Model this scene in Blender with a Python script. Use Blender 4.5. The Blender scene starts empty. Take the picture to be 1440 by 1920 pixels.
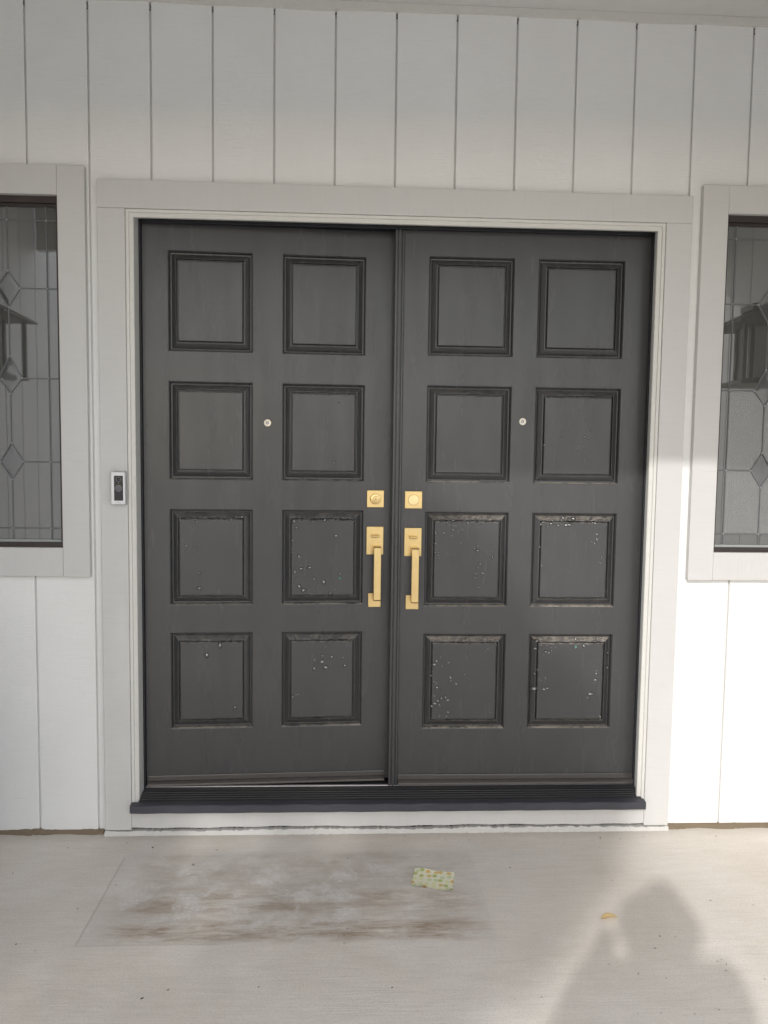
import bpy, bmesh, math, random
from mathutils import Vector, Matrix
random.seed(7)
S = bpy.context.scene
COL = S.collection
R = math.radians

# ------------------------------------------------------------------ camera
CAM_LOC = Vector((1.0737, -2.6685, 1.3413))
cam_d = bpy.data.cameras.new('camera')
cam_d.sensor_fit = 'VERTICAL'; cam_d.sensor_height = 36; cam_d.sensor_width = 27; cam_d.lens = 27.0
cam_d.clip_start = 0.01; cam_d.clip_end = 500
cam = bpy.data.objects.new('camera', cam_d); COL.objects.link(cam)
cam.location = CAM_LOC
cam.rotation_euler = (R(85.835), R(-0.739), R(-2.590))
S.camera = cam
CAM_ROT = cam.rotation_euler.to_matrix()

# ------------------------------------------------------------------ sky, sun, exposure
SUN_AZ, SUN_EL = R(22), R(30)          # light travels towards +Y, 22 degrees to +X
sun_dir = Vector((math.sin(SUN_AZ)*math.cos(SUN_EL), math.cos(SUN_AZ)*math.cos(SUN_EL), -math.sin(SUN_EL)))
W = bpy.data.worlds.new('World'); S.world = W; W.use_nodes = True
nt = W.node_tree
sky = nt.nodes.new('ShaderNodeTexSky'); sky.sky_type = 'NISHITA'; sky.sun_disc = False
sky.sun_elevation = SUN_EL
sky.sun_rotation = math.atan2(-sun_dir.x, -sun_dir.y)
sky.air_density = 1.0; sky.dust_density = 0.6; sky.ozone_density = 1.0
bg = nt.nodes['Background']; bg.inputs['Strength'].default_value = 0.15
wbal = nt.nodes.new('ShaderNodeMix'); wbal.data_type = 'RGBA'; wbal.blend_type = 'MULTIPLY'; wbal.inputs[0].default_value = 1.0
wbal.inputs[7].default_value = (1.065, 1.0, 0.94, 1)          # the camera's white balance for open shade, over the whole sky
veil = nt.nodes.new('ShaderNodeMix'); veil.data_type = 'RGBA'; veil.inputs[0].default_value = 0.55     # even veil of thin cloud
veil.inputs[7].default_value = (6.0, 6.2, 6.6, 1)
nt.links.new(sky.outputs['Color'], veil.inputs[6]); nt.links.new(veil.outputs[2], wbal.inputs[6]); nt.links.new(wbal.outputs[2], bg.inputs['Color'])
sd = bpy.data.lights.new('sun', 'SUN'); sd.energy = 0.9; sd.angle = R(1.0)   # thin high cloud: a weak sun with soft-edged shadows
sd.color = (1.0, 0.98, 0.955)
sun = bpy.data.objects.new('sun', sd); COL.objects.link(sun)
sun.rotation_euler = sun_dir.to_track_quat('-Z', 'Y').to_euler(); sun.location = (-4, -10, 8)
S.render.engine = 'CYCLES'
S.view_settings.view_transform = 'Standard'; S.view_settings.look = 'None'
S.view_settings.gamma = 1.0; S.view_settings.use_curve_mapping = False
S.view_settings.exposure = 1.26
S.cycles.max_bounces = 7; S.cycles.diffuse_bounces = 4; S.cycles.use_adaptive_sampling = True; S.cycles.adaptive_threshold = 0.018; S.cycles.use_denoising = True; S.cycles.glossy_bounces = 3

# ------------------------------------------------------------------ helpers
def ray(px, py):
    return CAM_ROT @ Vector(((px-720)/1440, (960-py)/1440, -1.0))
def at_y(px, py, Y):
    d = ray(px, py); return CAM_LOC + d*((Y-CAM_LOC.y)/d.y)
def at_z(px, py, Z=0.0):
    d = ray(px, py); return CAM_LOC + d*((Z-CAM_LOC.z)/d.z)

def thing(name, label, cat, loc=(0, 0, 0), rotz=0.0, group=None):
    o = bpy.data.objects.new(name, None); COL.objects.link(o)
    o.location = loc; o.rotation_euler = (0, 0, rotz)
    o.empty_display_size = 0.1
    tag(o, label, cat, group, 'thing'); return o
def tag(o, label=None, cat=None, group=None, kind=None):
    if label: o['label'] = label
    if cat: o['category'] = cat
    if group: o['group'] = group
    if kind: o['kind'] = kind
    return o
def link(name, me, mat, parent=None, root=None):
    o = bpy.data.objects.new(name, me); COL.objects.link(o)
    for m in (mat if isinstance(mat, (list, tuple)) else [mat]):
        if m and m.name not in [x.name for x in me.materials]: me.materials.append(m)
    if parent is not None:
        o.parent = parent
        if parent.type == 'EMPTY' and parent.parent is None:
            o.location = -parent.location       # parts are written in world coordinates of the closed state
    return o
def from_bm(name, bm, mat, parent=None, smooth=False):
    me = bpy.data.meshes.new(name)
    bmesh.ops.recalc_face_normals(bm, faces=bm.faces[:])
    bm.to_mesh(me); bm.free()
    if smooth:
        for p in me.polygons: p.use_smooth = True
    return link(name, me, mat, parent)
def from_py(name, v, f, mat, parent=None, smooth=False):
    me = bpy.data.meshes.new(name); me.from_pydata(v, [], f); me.update()
    if smooth:
        for p in me.polygons: p.use_smooth = True
    return link(name, me, mat, parent)
def add_box(bm, x0, x1, y0, y1, z0, z1, bev=0.0):
    r = bmesh.ops.create_cube(bm, size=1.0)
    vs = r['verts']
    for v in vs:
        v.co = Vector((x0+(v.co.x+.5)*(x1-x0), y0+(v.co.y+.5)*(y1-y0), z0+(v.co.z+.5)*(z1-z0)))
    if bev > 0:
        es = list({e for v in vs for e in v.link_edges})
        bmesh.ops.bevel(bm, geom=es, offset=bev, segments=2, profile=0.5, affect='EDGES')
    return vs
def box(name, x0, x1, y0, y1, z0, z1, mat, parent=None, bev=0.0):
    bm = bmesh.new(); add_box(bm, x0, x1, y0, y1, z0, z1, bev); return from_bm(name, bm, mat, parent)
def add_cyl(bm, c, r, h, axis='Y', seg=24, r2=None):
    m = Matrix.Rotation(R(90), 4, 'X') if axis == 'Y' else (Matrix.Rotation(R(90), 4, 'Y') if axis == 'X' else Matrix.Identity(4))
    bmesh.ops.create_cone(bm, cap_ends=True, segments=seg, radius1=r, radius2=r if r2 is None else r2, depth=h, matrix=Matrix.Translation(c) @ m)
def add_lathe_y(bm, c, prof, seg=24):
    """prof: list of (radius, dy); revolve about the Y axis through c."""
    rings = []
    for r_, dy in prof:
        if r_ < 1e-6: rings.append([bm.verts.new((c[0], c[1]+dy, c[2]))])
        else: rings.append([bm.verts.new((c[0]+r_*math.cos(2*math.pi*i/seg), c[1]+dy, c[2]+r_*math.sin(2*math.pi*i/seg))) for i in range(seg)])
    for a, b in zip(rings, rings[1:]):
        for i in range(seg):
            j = (i+1) % seg
            if len(a) == 1 and len(b) == 1: continue
            if len(a) == 1: bm.faces.new((a[0], b[i], b[j]))
            elif len(b) == 1: bm.faces.new((a[i], a[j], b[0]))
            else: bm.faces.new((a[i], a[j], b[j], b[i]))
def extrude_x(name, prof, x0, x1, mat, parent=None, nseg=1, jit=None):
    """closed profile (y,z) extruded along X; jit(i,k,x) moves a vertex (dy,dz)."""
    n = len(prof); v = []; f = []
    for s in range(nseg+1):
        x = x0+(x1-x0)*s/nseg
        for k, (y, z) in enumerate(prof):
            d = jit(s, k, x) if jit else (0, 0)
            v.append((x, y+d[0], z+d[1]))
    for s in range(nseg):
        for k in range(n):
            a = s*n+k; b = s*n+(k+1) % n
            f.append((a, b, b+n, a+n))
    f.append(tuple(range(n))); f.append(tuple(reversed(range(nseg*n, nseg*n+n))))
    bm = bmesh.new(); vs = [bm.verts.new(c) for c in v]
    for q in f: bm.faces.new([vs[i] for i in q])
    return from_bm(name, bm, mat, parent)

# ------------------------------------------------------------------ materials
def nodes_of(name):
    m = bpy.data.materials.new(name); m.use_nodes = True
    t = m.node_tree; b = t.nodes['Principled BSDF']
    return m, t, b
def coord(t, scale=(1, 1, 1), rot=(0, 0, 0), loc=(0, 0, 0)):
    tc = t.nodes.new('ShaderNodeTexCoord'); mp = t.nodes.new('ShaderNodeMapping')
    t.links.new(tc.outputs['Object'], mp.inputs['Vector'])
    mp.inputs['Scale'].default_value = scale; mp.inputs['Rotation'].default_value = rot; mp.inputs['Location'].default_value = loc
    return mp.outputs['Vector']
def noise(t, vec, scale, detail=4, rough=0.55, dist=0.0):
    n = t.nodes.new('ShaderNodeTexNoise'); n.inputs['Scale'].default_value = scale
    n.inputs['Detail'].default_value = detail; n.inputs['Roughness'].default_value = rough; n.inputs['Distortion'].default_value = dist
    t.links.new(vec, n.inputs['Vector']); return n.outputs['Fac']
def ramp(t, fac, stops):
    r = t.nodes.new('ShaderNodeValToRGB'); t.links.new(fac, r.inputs['Fac'])
    el = r.color_ramp.elements
    while len(el) < len(stops): el.new(0.5)
    for e, (p, c) in zip(el, stops):
        e.position = p; e.color = (c, c, c, 1) if isinstance(c, (int, float)) else (*c, 1)
    return r.outputs['Color']
def math_n(t, op, a, b=None, clamp=False):
    m = t.nodes.new('ShaderNodeMath'); m.operation = op; m.use_clamp = clamp
    for i, x in enumerate((a, b)):
        if x is None: continue
        if isinstance(x, (int, float)): m.inputs[i].default_value = x
        else: t.links.new(x, m.inputs[i])
    return m.outputs[0]
def mix(t, fac, a, b, mode='MIX'):
    m = t.nodes.new('ShaderNodeMix'); m.data_type = 'RGBA'; m.blend_type = mode
    for s, x in ((0, fac), (6, a), (7, b)):
        if isinstance(x, (int, float)): m.inputs[s].default_value = x
        elif isinstance(x, tuple): m.inputs[s].default_value = (*x, 1)
        else: t.links.new(x, m.inputs[s])
    return m.outputs[2]
def bump(t, b, h, strength=0.3, dist=0.001, prev=None):
    n = t.nodes.new('ShaderNodeBump'); n.inputs['Strength'].default_value = strength; n.inputs['Distance'].default_value = dist
    t.links.new(h, n.inputs['Height'])
    if prev is not None: t.links.new(prev, n.inputs['Normal'])
    t.links.new(n.outputs['Normal'], b.inputs['Normal']); return n.outputs['Normal']
def plain(name, col, rough=0.5, metal=0.0, spec=0.5):
    m, t, b = nodes_of(name)
    v = coord(t); n = noise(t, v, 60, 3)
    lo = tuple(c*0.975 for c in col); hi = tuple(min(1, c*1.02) for c in col)
    t.links.new(ramp(t, n, [(0.3, lo), (0.7, hi)]), b.inputs['Base Color'])
    b.inputs['Roughness'].default_value = rough; b.inputs['Metallic'].default_value = metal
    b.inputs['Specular IOR Level'].default_value = spec
    return m

def painted_wood(name, col, dirt, grain='H', gs=1.0, rough=0.55, bstr=0.5):
    """painted rough-sawn wood: fine sawn lines, a few scuffs and dull patches"""
    m, t, b = nodes_of(name)
    st = (6, 6, 160) if grain == 'H' else (160, 6, 6)
    v = coord(t, st); lines = noise(t, v, 1.6*gs, 5, 0.65)
    v2 = coord(t, (1, 1, 1)); blot = noise(t, v2, 3.2, 4, 0.6, 0.3); fine = noise(t, v2, 220, 3, 0.6)
    lump = noise(t, v2, 26, 4, 0.6, 0.4)
    c = mix(t, ramp(t, blot, [(0.35, 0.0), (0.75, 0.35)]), col, dirt)
    c = mix(t, ramp(t, lines, [(0.30, 0.30), (0.46, 0.0)]), c, tuple(x*0.80 for x in col))
    scuff = noise(t, coord(t, (9, 9, 5)), 2.2, 8, 0.75, 1.2)
    c = mix(t, ramp(t, scuff, [(0.66, 0.0), (0.76, 0.55)]), c, tuple(x*0.72 for x in dirt))
    t.links.new(c, b.inputs['Base Color'])
    b.inputs['Roughness'].default_value = rough
    h = math_n(t, 'ADD', math_n(t, 'MULTIPLY', lines, 0.8), math_n(t, 'MULTIPLY', lump, 0.9))
    h = math_n(t, 'ADD', h, math_n(t, 'MULTIPLY', fine, 0.35))
    bump(t, b, h, bstr, 0.0012)
    return m
M = {}
M['siding'] = painted_wood('white_siding_paint', (0.78, 0.78, 0.765), (0.70, 0.69, 0.66), 'H', bstr=0.95)
M['siding_low'] = M['siding']
M['trim_v'] = painted_wood('greige_trim_paint_upright', (0.575, 0.568, 0.553), (0.53, 0.515, 0.492), 'H', bstr=0.4)
M['trim_h'] = painted_wood('greige_trim_paint_level', (0.575, 0.568, 0.553), (0.53, 0.515, 0.492), 'V', bstr=0.4)
M['mould'] = plain('cream_moulding_paint', (0.61, 0.60, 0.565), 0.42)
M['jamb'] = plain('grey_white_jamb_paint', (0.58, 0.59, 0.575), 0.42)
M['soffit'] = painted_wood('grey_soffit_paint', (0.64, 0.64, 0.625), (0.58, 0.58, 0.56), 'H', bstr=0.3)
M['backing'] = plain('groove_dirt_paint', (0.68, 0.67, 0.65), 0.8)  # backing duller than the boards, for dirt in the grooves
M['weatherstrip'] = plain('black_rubber', (0.012, 0.012, 0.016), 0.55)
M['crack'] = plain('dark_crack', (0.05, 0.045, 0.04), 0.9)
M['sealant'] = painted_wood('brown_sealant', (0.20, 0.155, 0.105), (0.12, 0.09, 0.06), 'H', bstr=0.8, rough=0.9)
M['caulk'] = painted_wood('white_caulk', (0.58, 0.57, 0.54), (0.45, 0.42, 0.37), 'H', bstr=0.8, rough=0.7)

def door_paint(name, worn=0.0):
    m, t, b = nodes_of(name)
    v = coord(t, (90, 90, 3)); grain = noise(t, v, 2.0, 5, 0.6)
    v1 = coord(t); blot = noise(t, v1, 4.5, 4, 0.6, 0.4); fine = noise(t, v1, 320, 2, 0.5); orange = noise(t, v1, 90, 3, 0.5)
    base = mix(t, ramp(t, blot, [(0.3, 0.0), (0.75, 1.0)]), (0.030, 0.030, 0.0315), (0.038, 0.0375, 0.038))
    # pale dust resting on ledges that face up, broken into patches, and a few chips
    g = t.nodes.new('ShaderNodeNewGeometry'); sp = t.nodes.new('ShaderNodeSeparateXYZ'); t.links.new(g.outputs['Normal'], sp.inputs[0])
    pos = t.nodes.new('ShaderNodeSeparateXYZ'); t.links.new(g.outputs['Position'], pos.inputs[0])
    up = ramp(t, sp.outputs['Z'], [(0.50, 0.0), (0.74, 1.0)])
    low = ramp(t, math_n(t, 'DIVIDE', pos.outputs['Z'], 2.2), [(0.30, 1.0), (0.62, 0.55), (0.80, 0.22)])
    right = ramp(t, math_n(t, 'DIVIDE', pos.outputs['X'], 2.2), [(0.30, 0.55), (0.62, 1.0)])
    patch = ramp(t, noise(t, coord(t, (1, 1, 1.6)), 24, 6, 0.7, 0.8), [(0.38, 0.0), (0.56, 1.0)])
    up2 = math_n(t, 'MULTIPLY', ramp(t, sp.outputs['Z'], [(0.34, 0.0), (0.46, 0.75)]), ramp(t, noise(t, coord(t, (1, 1, 2.5)), 60, 6, 0.75, 0.5), [(0.46, 0.0), (0.56, 1.0)]))
    up2 = math_n(t, 'MULTIPLY', up2, ramp(t, math_n(t, 'DIVIDE', pos.outputs['X'], 2.2), [(0.45, 0.12), (0.60, 1.0)]))
    up2 = math_n(t, 'MULTIPLY', up2, ramp(t, math_n(t, 'DIVIDE', pos.outputs['Z'], 2.2), [(0.50, 1.0), (0.56, 0.0)]))
    dust = math_n(t, 'MULTIPLY', math_n(t, 'MULTIPLY', up, patch), math_n(t, 'MULTIPLY', low, right))
    dust = math_n(t, 'MAXIMUM', dust, up2)
    base = mix(t, math_n(t, 'MULTIPLY', dust, 0.85), base, (0.36, 0.315, 0.255))
    chip = ramp(t, noise(t, v1, 75, 6, 0.75, 0.6), [(0.735, 0.0), (0.76, 1.0)])
    base = mix(t, math_n(t, 'MULTIPLY', chip, 0.35), base, (0.22, 0.21, 0.20))
    t.links.new(base, b.inputs['Base Color'])
    rg = ramp(t, noise(t, coord(t, (14, 14, 2.5)), 1.5, 3, 0.5), [(0.3, 0.48), (0.7, 0.60)])
    rr = mix(t, math_n(t, 'MULTIPLY', dust, 0.9), rg, (0.85, 0.85, 0.85))
    t.links.new(rr, b.inputs['Roughness'])
    b.inputs['IOR'].default_value = 1.55; b.inputs['Coat Weight'].default_value = 0.5; b.inputs['Coat IOR'].default_value = 1.5
    t.links.new(ramp(t, noise(t, coord(t, (14, 14, 2.2), loc=(3, 1, 2)), 1.5, 4, 0.6, 0.3), [(0.3, 0.23), (0.7, 0.29)]), b.inputs['Coat Roughness'])
    h = math_n(t, 'ADD', math_n(t, 'MULTIPLY', grain, 0.45), math_n(t, 'ADD', math_n(t, 'MULTIPLY', orange, 0.35), math_n(t, 'MULTIPLY', fine, 0.15)))
    bump(t, b, h, 0.10, 0.0007)
    return m
M['door'] = door_paint('charcoal_door_paint')
def blister_paint():
    m, t, b = nodes_of('charcoal_blistered_paint')
    n = noise(t, coord(t), 140, 3)
    t.links.new(ramp(t, n, [(0.3, (0.050, 0.050, 0.051)), (0.75, (0.095, 0.093, 0.091))]), b.inputs['Base Color'])
    b.inputs['Roughness'].default_value = 0.16; b.inputs['IOR'].default_value = 2.5
    bump(t, b, noise(t, coord(t), 500, 2), 0.2, 0.0005)
    return m
M['blister'] = blister_paint()
M['teal_blister'] = plain('old_teal_paint', (0.12, 0.26, 0.23), 0.4)
M['sweep'] = plain('bronze_sweep', (0.085, 0.078, 0.074), 0.34, 0.35)
M['sill'] = painted_wood('dark_sill_paint', (0.028, 0.028, 0.030), (0.055, 0.05, 0.045), 'H', rough=0.5, bstr=0.35)
M['sill_nose'] = painted_wood('blue_black_sill_nose', (0.040, 0.041, 0.052), (0.10, 0.10, 0.115), 'H', rough=0.55, bstr=0.4)
M['aluminium'] = plain('pale_threshold_metal', (0.62, 0.58, 0.57), 0.45, 0.4)

def brass():
    m, t, b = nodes_of('satin_brass')
    v = coord(t, (400, 30, 8)); n = noise(t, v, 2, 4, 0.6)
    blot = noise(t, coord(t), 40, 3)
    t.links.new(mix(t, blot, (0.60, 0.44, 0.20), (0.70, 0.53, 0.26)), b.inputs['Base Color'])
    b.inputs['Metallic'].default_value = 1.0
    t.links.new(ramp(t, n, [(0.3, 0.27), (0.7, 0.38)]), b.inputs['Roughness'])
    bump(t, b, n, 0.08, 0.0004)
    return m
M['brass'] = brass()
def spun():
    m, t, b = nodes_of('spun_brass')
    b.inputs['Base Color'].default_value = (0.80, 0.62, 0.33, 1)
    b.inputs['Metallic'].default_value = 1.0; b.inputs['Roughness'].default_value = 0.36
    b.inputs['Anisotropic'].default_value = 0.7
    tg = t.nodes.new('ShaderNodeTangent'); tg.direction_type = 'RADIAL'; tg.axis = 'Y'
    t.links.new(tg.outputs[0], b.inputs['Tangent'])
    bump(t, b, noise(t, coord(t), 500, 2), 0.04, 0.0003)
    return m
M['spun'] = spun()
M['dark_metal'] = plain('keyway_black', (0.02, 0.018, 0.015), 0.5, 0.3)
M['nickel'] = plain('aged_nickel', (0.52, 0.48, 0.42), 0.3, 0.9)
M['lens'] = plain('peep_glass', (0.55, 0.55, 0.55), 0.06, 0.6)
M['bronze'] = plain('dark_bronze_frame', (0.045, 0.034, 0.032), 0.45, 0.3)
M['light_line'] = plain('pale_light_line', (0.33, 0.35, 0.33), 0.5)
M['lead'] = plain('lead_came', (0.135, 0.138, 0.145), 0.5, 0.2)
M['solder'] = plain('solder_joint', (0.32, 0.325, 0.335), 0.35, 0.5)

def glass_mat(name, film, ior, rough, bscale=0.0, bstr=0.0):
    """insulated decorative glass seen from a bright porch: greyish body behind a reflecting face"""
    m, t, b = nodes_of(name)
    v = coord(t); n = noise(t, v, 5, 3)
    t.links.new(ramp(t, n, [(0.3, tuple(c*0.9 for c in film)), (0.7, film)]), b.inputs['Base Color'])
    b.inputs['Roughness'].default_value = rough; b.inputs['IOR'].default_value = ior
    if bscale:
        vo = t.nodes.new('ShaderNodeTexVoronoi'); vo.inputs['Scale'].default_value = bscale
        t.links.new(v, vo.inputs['Vector'])
        h = math_n(t, 'ADD', vo.outputs['Distance'], noise(t, v, bscale*0.8, 5, 0.7, 1.0))
        bump(t, b, h, bstr, 0.002)
    else:
        bump(t, b, noise(t, v, 6, 2), 0.015, 0.01)
    return m
M['glass_clear'] = glass_mat('clear_border_glass', (0.070, 0.072, 0.069), 2.6, 0.02)
M['glass_field'] = glass_mat('field_glass', (0.072, 0.073, 0.070), 2.6, 0.025)
M['glass_chip'] = glass_mat('glue_chip_glass', (0.13, 0.134, 0.130), 2.3, 0.08, 280.0, 0.5)
M['glass_bevel'] = glass_mat('bevelled_diamond_glass', (0.085, 0.087, 0.090), 2.3, 0.05)

def concrete():
    m, t, b = nodes_of('porch_concrete')
    v = coord(t); g = t.nodes.new('ShaderNodeSeparateXYZ'); t.links.new(v, g.inputs[0])
    X, Y = g.outputs['X'], g.outputs['Y']
    broom = noise(t, coord(t, (5, 120, 1)), 1.5, 5, 0.65)
    broom2 = noise(t, coord(t, (3, 16, 1)), 2.2, 8, 0.78, 0.0)
    big = noise(t, v, 1.9, 7, 0.68, 0.2); mid = noise(t, v, 7, 8, 0.75, 0.2); fine = noise(t, v, 180, 4, 0.7)
    sand = noise(t, v, 600, 2, 0.6)
    c = mix(t, ramp(t, big, [(0.30, 0.0), (0.70, 1.0)]), (0.685, 0.620, 0.536), (0.775, 0.730, 0.668))
    c = mix(t, ramp(t, broom2, [(0.36, 0.26), (0.60, 0.0)]), c, (0.53, 0.48, 0.41))
    c = mix(t, ramp(t, mid, [(0.52, 0.0), (0.74, 0.6)]), c, (0.74, 0.71, 0.67))
    c = mix(t, ramp(t, broom, [(0.32, 0.16), (0.52, 0.0)]), c, (0.38, 0.355, 0.31))
    c = mix(t, ramp(t, fine, [(0.34, 0.34), (0.50, 0.0)]), c, (0.40, 0.36, 0.31))
    c = mix(t, ramp(t, noise(t, coord(t, (1, 2.2, 1), loc=(2, 7, 0)), 85, 5, 0.8), [(0.64, 0.0), (0.74, 0.5)]), c, (0.36, 0.32, 0.265))
    # the rectangle an old doormat left: wobbling edges, brown rust-like runs and pale scuffed patches inside
    wob = math_n(t, 'MULTIPLY', math_n(t, 'SUBTRACT', noise(t, v, 16, 4), 0.5), 0.035)
    def band(val, lo, hi, soft):
        a = t.nodes.new('ShaderNodeMapRange'); a.interpolation_type = 'SMOOTHSTEP'
        t.links.new(val, a.inputs[0]); a.inputs[1].default_value = lo-soft; a.inputs[2].default_value = lo+soft
        e = t.nodes.new('ShaderNodeMapRange'); e.interpolation_type = 'SMOOTHSTEP'
        t.links.new(val, e.inputs[0]); e.inputs[1].default_value = hi-soft; e.inputs[2].default_value = hi+soft
        return math_n(t, 'SUBTRACT', a.outputs[0], e.outputs[0], True)
    Xw = math_n(t, 'ADD', X, math_n(t, 'MULTIPLY', wob, 0.15)); Yw = math_n(t, 'ADD', Y, math_n(t, 'MULTIPLY', wob, 0.25))
    Yw2 = math_n(t, 'ADD', Y, wob)
    mat_in = math_n(t, 'MULTIPLY', band(Xw, 0.345, 1.50, 0.006), band(Yw, -0.632, -0.14, 0.006))
    mat_soft = math_n(t, 'MULTIPLY', band(Xw, 0.42, 1.46, 0.09), band(Yw2, -0.63, -0.16, 0.02))
    c = mix(t, math_n(t, 'MULTIPLY', mat_in, 0.22), c, (0.56, 0.535, 0.51))
    rust_n = ramp(t, noise(t, coord(t, (1.5, 7, 1)), 3.2, 8, 0.8, 0.0), [(0.42, 0.0), (0.62, 1.0)])
    rust_zone = math_n(t, 'MULTIPLY', mat_soft, math_n(t, 'ADD', math_n(t, 'MULTIPLY', band(Yw2, -0.63, -0.53, 0.03), 1.0), math_n(t, 'ADD', math_n(t, 'MULTIPLY', band(Yw2, -0.50, -0.40, 0.03), 0.8), math_n(t, 'MULTIPLY', band(Yw2, -0.42, -0.10, 0.04), 0.30))), True)
    c = mix(t, math_n(t, 'MULTIPLY', math_n(t, 'MULTIPLY', rust_n, rust_zone), 0.85), c, (0.30, 0.205, 0.125))
    dull = math_n(t, 'MULTIPLY', mat_soft, ramp(t, noise(t, v, 5.5, 9, 0.75, 0.2), [(0.46, 0.0), (0.62, 0.32)]))
    c = mix(t, dull, c, (0.40, 0.35, 0.28))
    # pale print-like scuffs left of centre
    sc = math_n(t, 'MULTIPLY', math_n(t, 'MULTIPLY', band(Xw, 0.38, 1.25, 0.12), band(Yw2, -0.56, -0.20, 0.06)), ramp(t, noise(t, v, 9, 4, 0.6, 0.3), [(0.50, 0.0), (0.62, 0.6)]))
    vo = t.nodes.new('ShaderNodeTexVoronoi'); vo.inputs['Scale'].default_value = 62; vo.feature = 'DISTANCE_TO_EDGE'; t.links.new(v, vo.inputs['Vector'])
    sc2 = math_n(t, 'MULTIPLY', sc, ramp(t, vo.outputs['Distance'], [(0.05, 0.55), (0.22, 1.0)]))
    c = mix(t, sc2, c, (0.80, 0.78, 0.75))
    edge1 = math_n(t, 'MULTIPLY', band(Xw, 0.339, 0.345, 0.002), band(Yw, -0.63, -0.17, 0.01))
    c = mix(t, math_n(t, 'MULTIPLY', edge1, 0.32), c, (0.27, 0.25, 0.21))
    edge2 = math_n(t, 'MULTIPLY', band(Yw, -0.638, -0.632, 0.002), band(Xw, 0.34, 0.75, 0.05))
    c = mix(t, math_n(t, 'MULTIPLY', edge2, 0.22), c, (0.27, 0.25, 0.21))
    # soil gathered along the wall foot
    foot = math_n(t, 'MULTIPLY', band(Yw2, -0.055, 0.1, 0.035), 0.30)
    c = mix(t, foot, c, (0.36, 0.32, 0.26))
    spots = ramp(t, noise(t, v, 34, 3, 0.4), [(0.735, 0.0), (0.76, 0.75)])
    c = mix(t, spots, c, (0.20, 0.175, 0.14))
    wsp = ramp(t, noise(t, coord(t, (1, 1, 1), loc=(5, 3, 1)), 30, 3, 0.4), [(0.765, 0.0), (0.785, 0.5)])
    c = mix(t, wsp, c, (0.74, 0.73, 0.71))
    t.links.new(c, b.inputs['Base Color'])
    t.links.new(ramp(t, mid, [(0.3, 0.62), (0.7, 0.82)]), b.inputs['Roughness'])
    b.inputs['Specular IOR Level'].default_value = 0.35
    h = math_n(t, 'ADD', math_n(t, 'MULTIPLY', broom, 0.8), math_n(t, 'ADD', math_n(t, 'MULTIPLY', fine, 0.35), math_n(t, 'MULTIPLY', sand, 0.2)))
    bump(t, b, h, 0.6, 0.0018)
    return m
M['concrete'] = concrete()
def ground_mat(name, a, bcol, sc):
    m, t, b = nodes_of(name)
    v = coord(t); n = noise(t, v, sc, 8, 0.7)
    t.links.new(mix(t, n, a, bcol), b.inputs['Base Color']); b.inputs['Roughness'].default_value = 0.9
    bump(t, b, n, 0.5, 0.02); return m
M['lawn'] = ground_mat('lawn', (0.045, 0.07, 0.022), (0.09, 0.11, 0.04), 8)
M['drive'] = ground_mat('driveway_concrete', (0.50, 0.49, 0.47), (0.58, 0.57, 0.55), 4)
M['bark'] = ground_mat('bark', (0.06, 0.045, 0.03), (0.14, 0.11, 0.08), 18)
def leaf_mat():
    m, t, b = nodes_of('foliage')
    n = noise(t, coord(t), 3, 4)
    t.links.new(mix(t, n, (0.035, 0.07, 0.02), (0.08, 0.13, 0.035)), b.inputs['Base Color']); b.inputs['Roughness'].default_value = 0.55
    return m
M['leaf'] = leaf_mat()
M['interior'] = plain('dim_interior_wall', (0.30, 0.28, 0.25), 0.9)
M['roof'] = ground_mat('roof_shingle', (0.10, 0.095, 0.09), (0.16, 0.15, 0.145), 20)

# ------------------------------------------------------------------ the setting
CEIL = 2.839; EAVE_Y = -1.80; SIDE_Y = -2.40; WL, WR = -0.72, 3.125
def sheet(name, x0, x1, y0, y1, z, mat, kind='structure'):
    o = from_py(name, [(x0, y0, z), (x1, y0, z), (x1, y1, z), (x0, y1, z)], [(0, 1, 2, 3)], mat); o['kind'] = kind; return o
sheet('ground', -150, 150, -150, 150, -0.155, M['lawn'])
sheet('driveway', -14, 17, -24, -3.0, -0.125, M['drive'])
pf = box('porch_floor', -4.5, 7.0, -3.6, 0.20, -0.20, 0.0, M['concrete']); pf['kind'] = 'structure'

# house body: ceiling, side walls, interior shell
ceil = thing('porch_ceiling', 'flat grey painted porch ceiling along the top edge of the siding', 'ceiling', (1.2375, 0, CEIL))
box('ceiling_sheet', WL-0.1, WR+0.1, EAVE_Y, 0.05, CEIL, CEIL+0.02, M['soffit'], ceil)
beam = box('fascia_beam', WL+0.02, WR-0.02, EAVE_Y-0.05, EAVE_Y+0.002, 2.475, CEIL+0.16, M['trim_h'], ceil)
box('roof_deck', WL, WR, EAVE_Y-0.12, 4.3, CEIL+0.165, CEIL+0.26, M['roof'], ceil)
box('roof_deck', WL-3.7, WL-0.001, -2.52, 4.3, CEIL+0.165, CEIL+0.262, M['roof'], ceil)
box('roof_deck', WR+0.001, WR+3.7, -2.52, 4.3, CEIL+0.165, CEIL+0.262, M['roof'], ceil)

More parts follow.
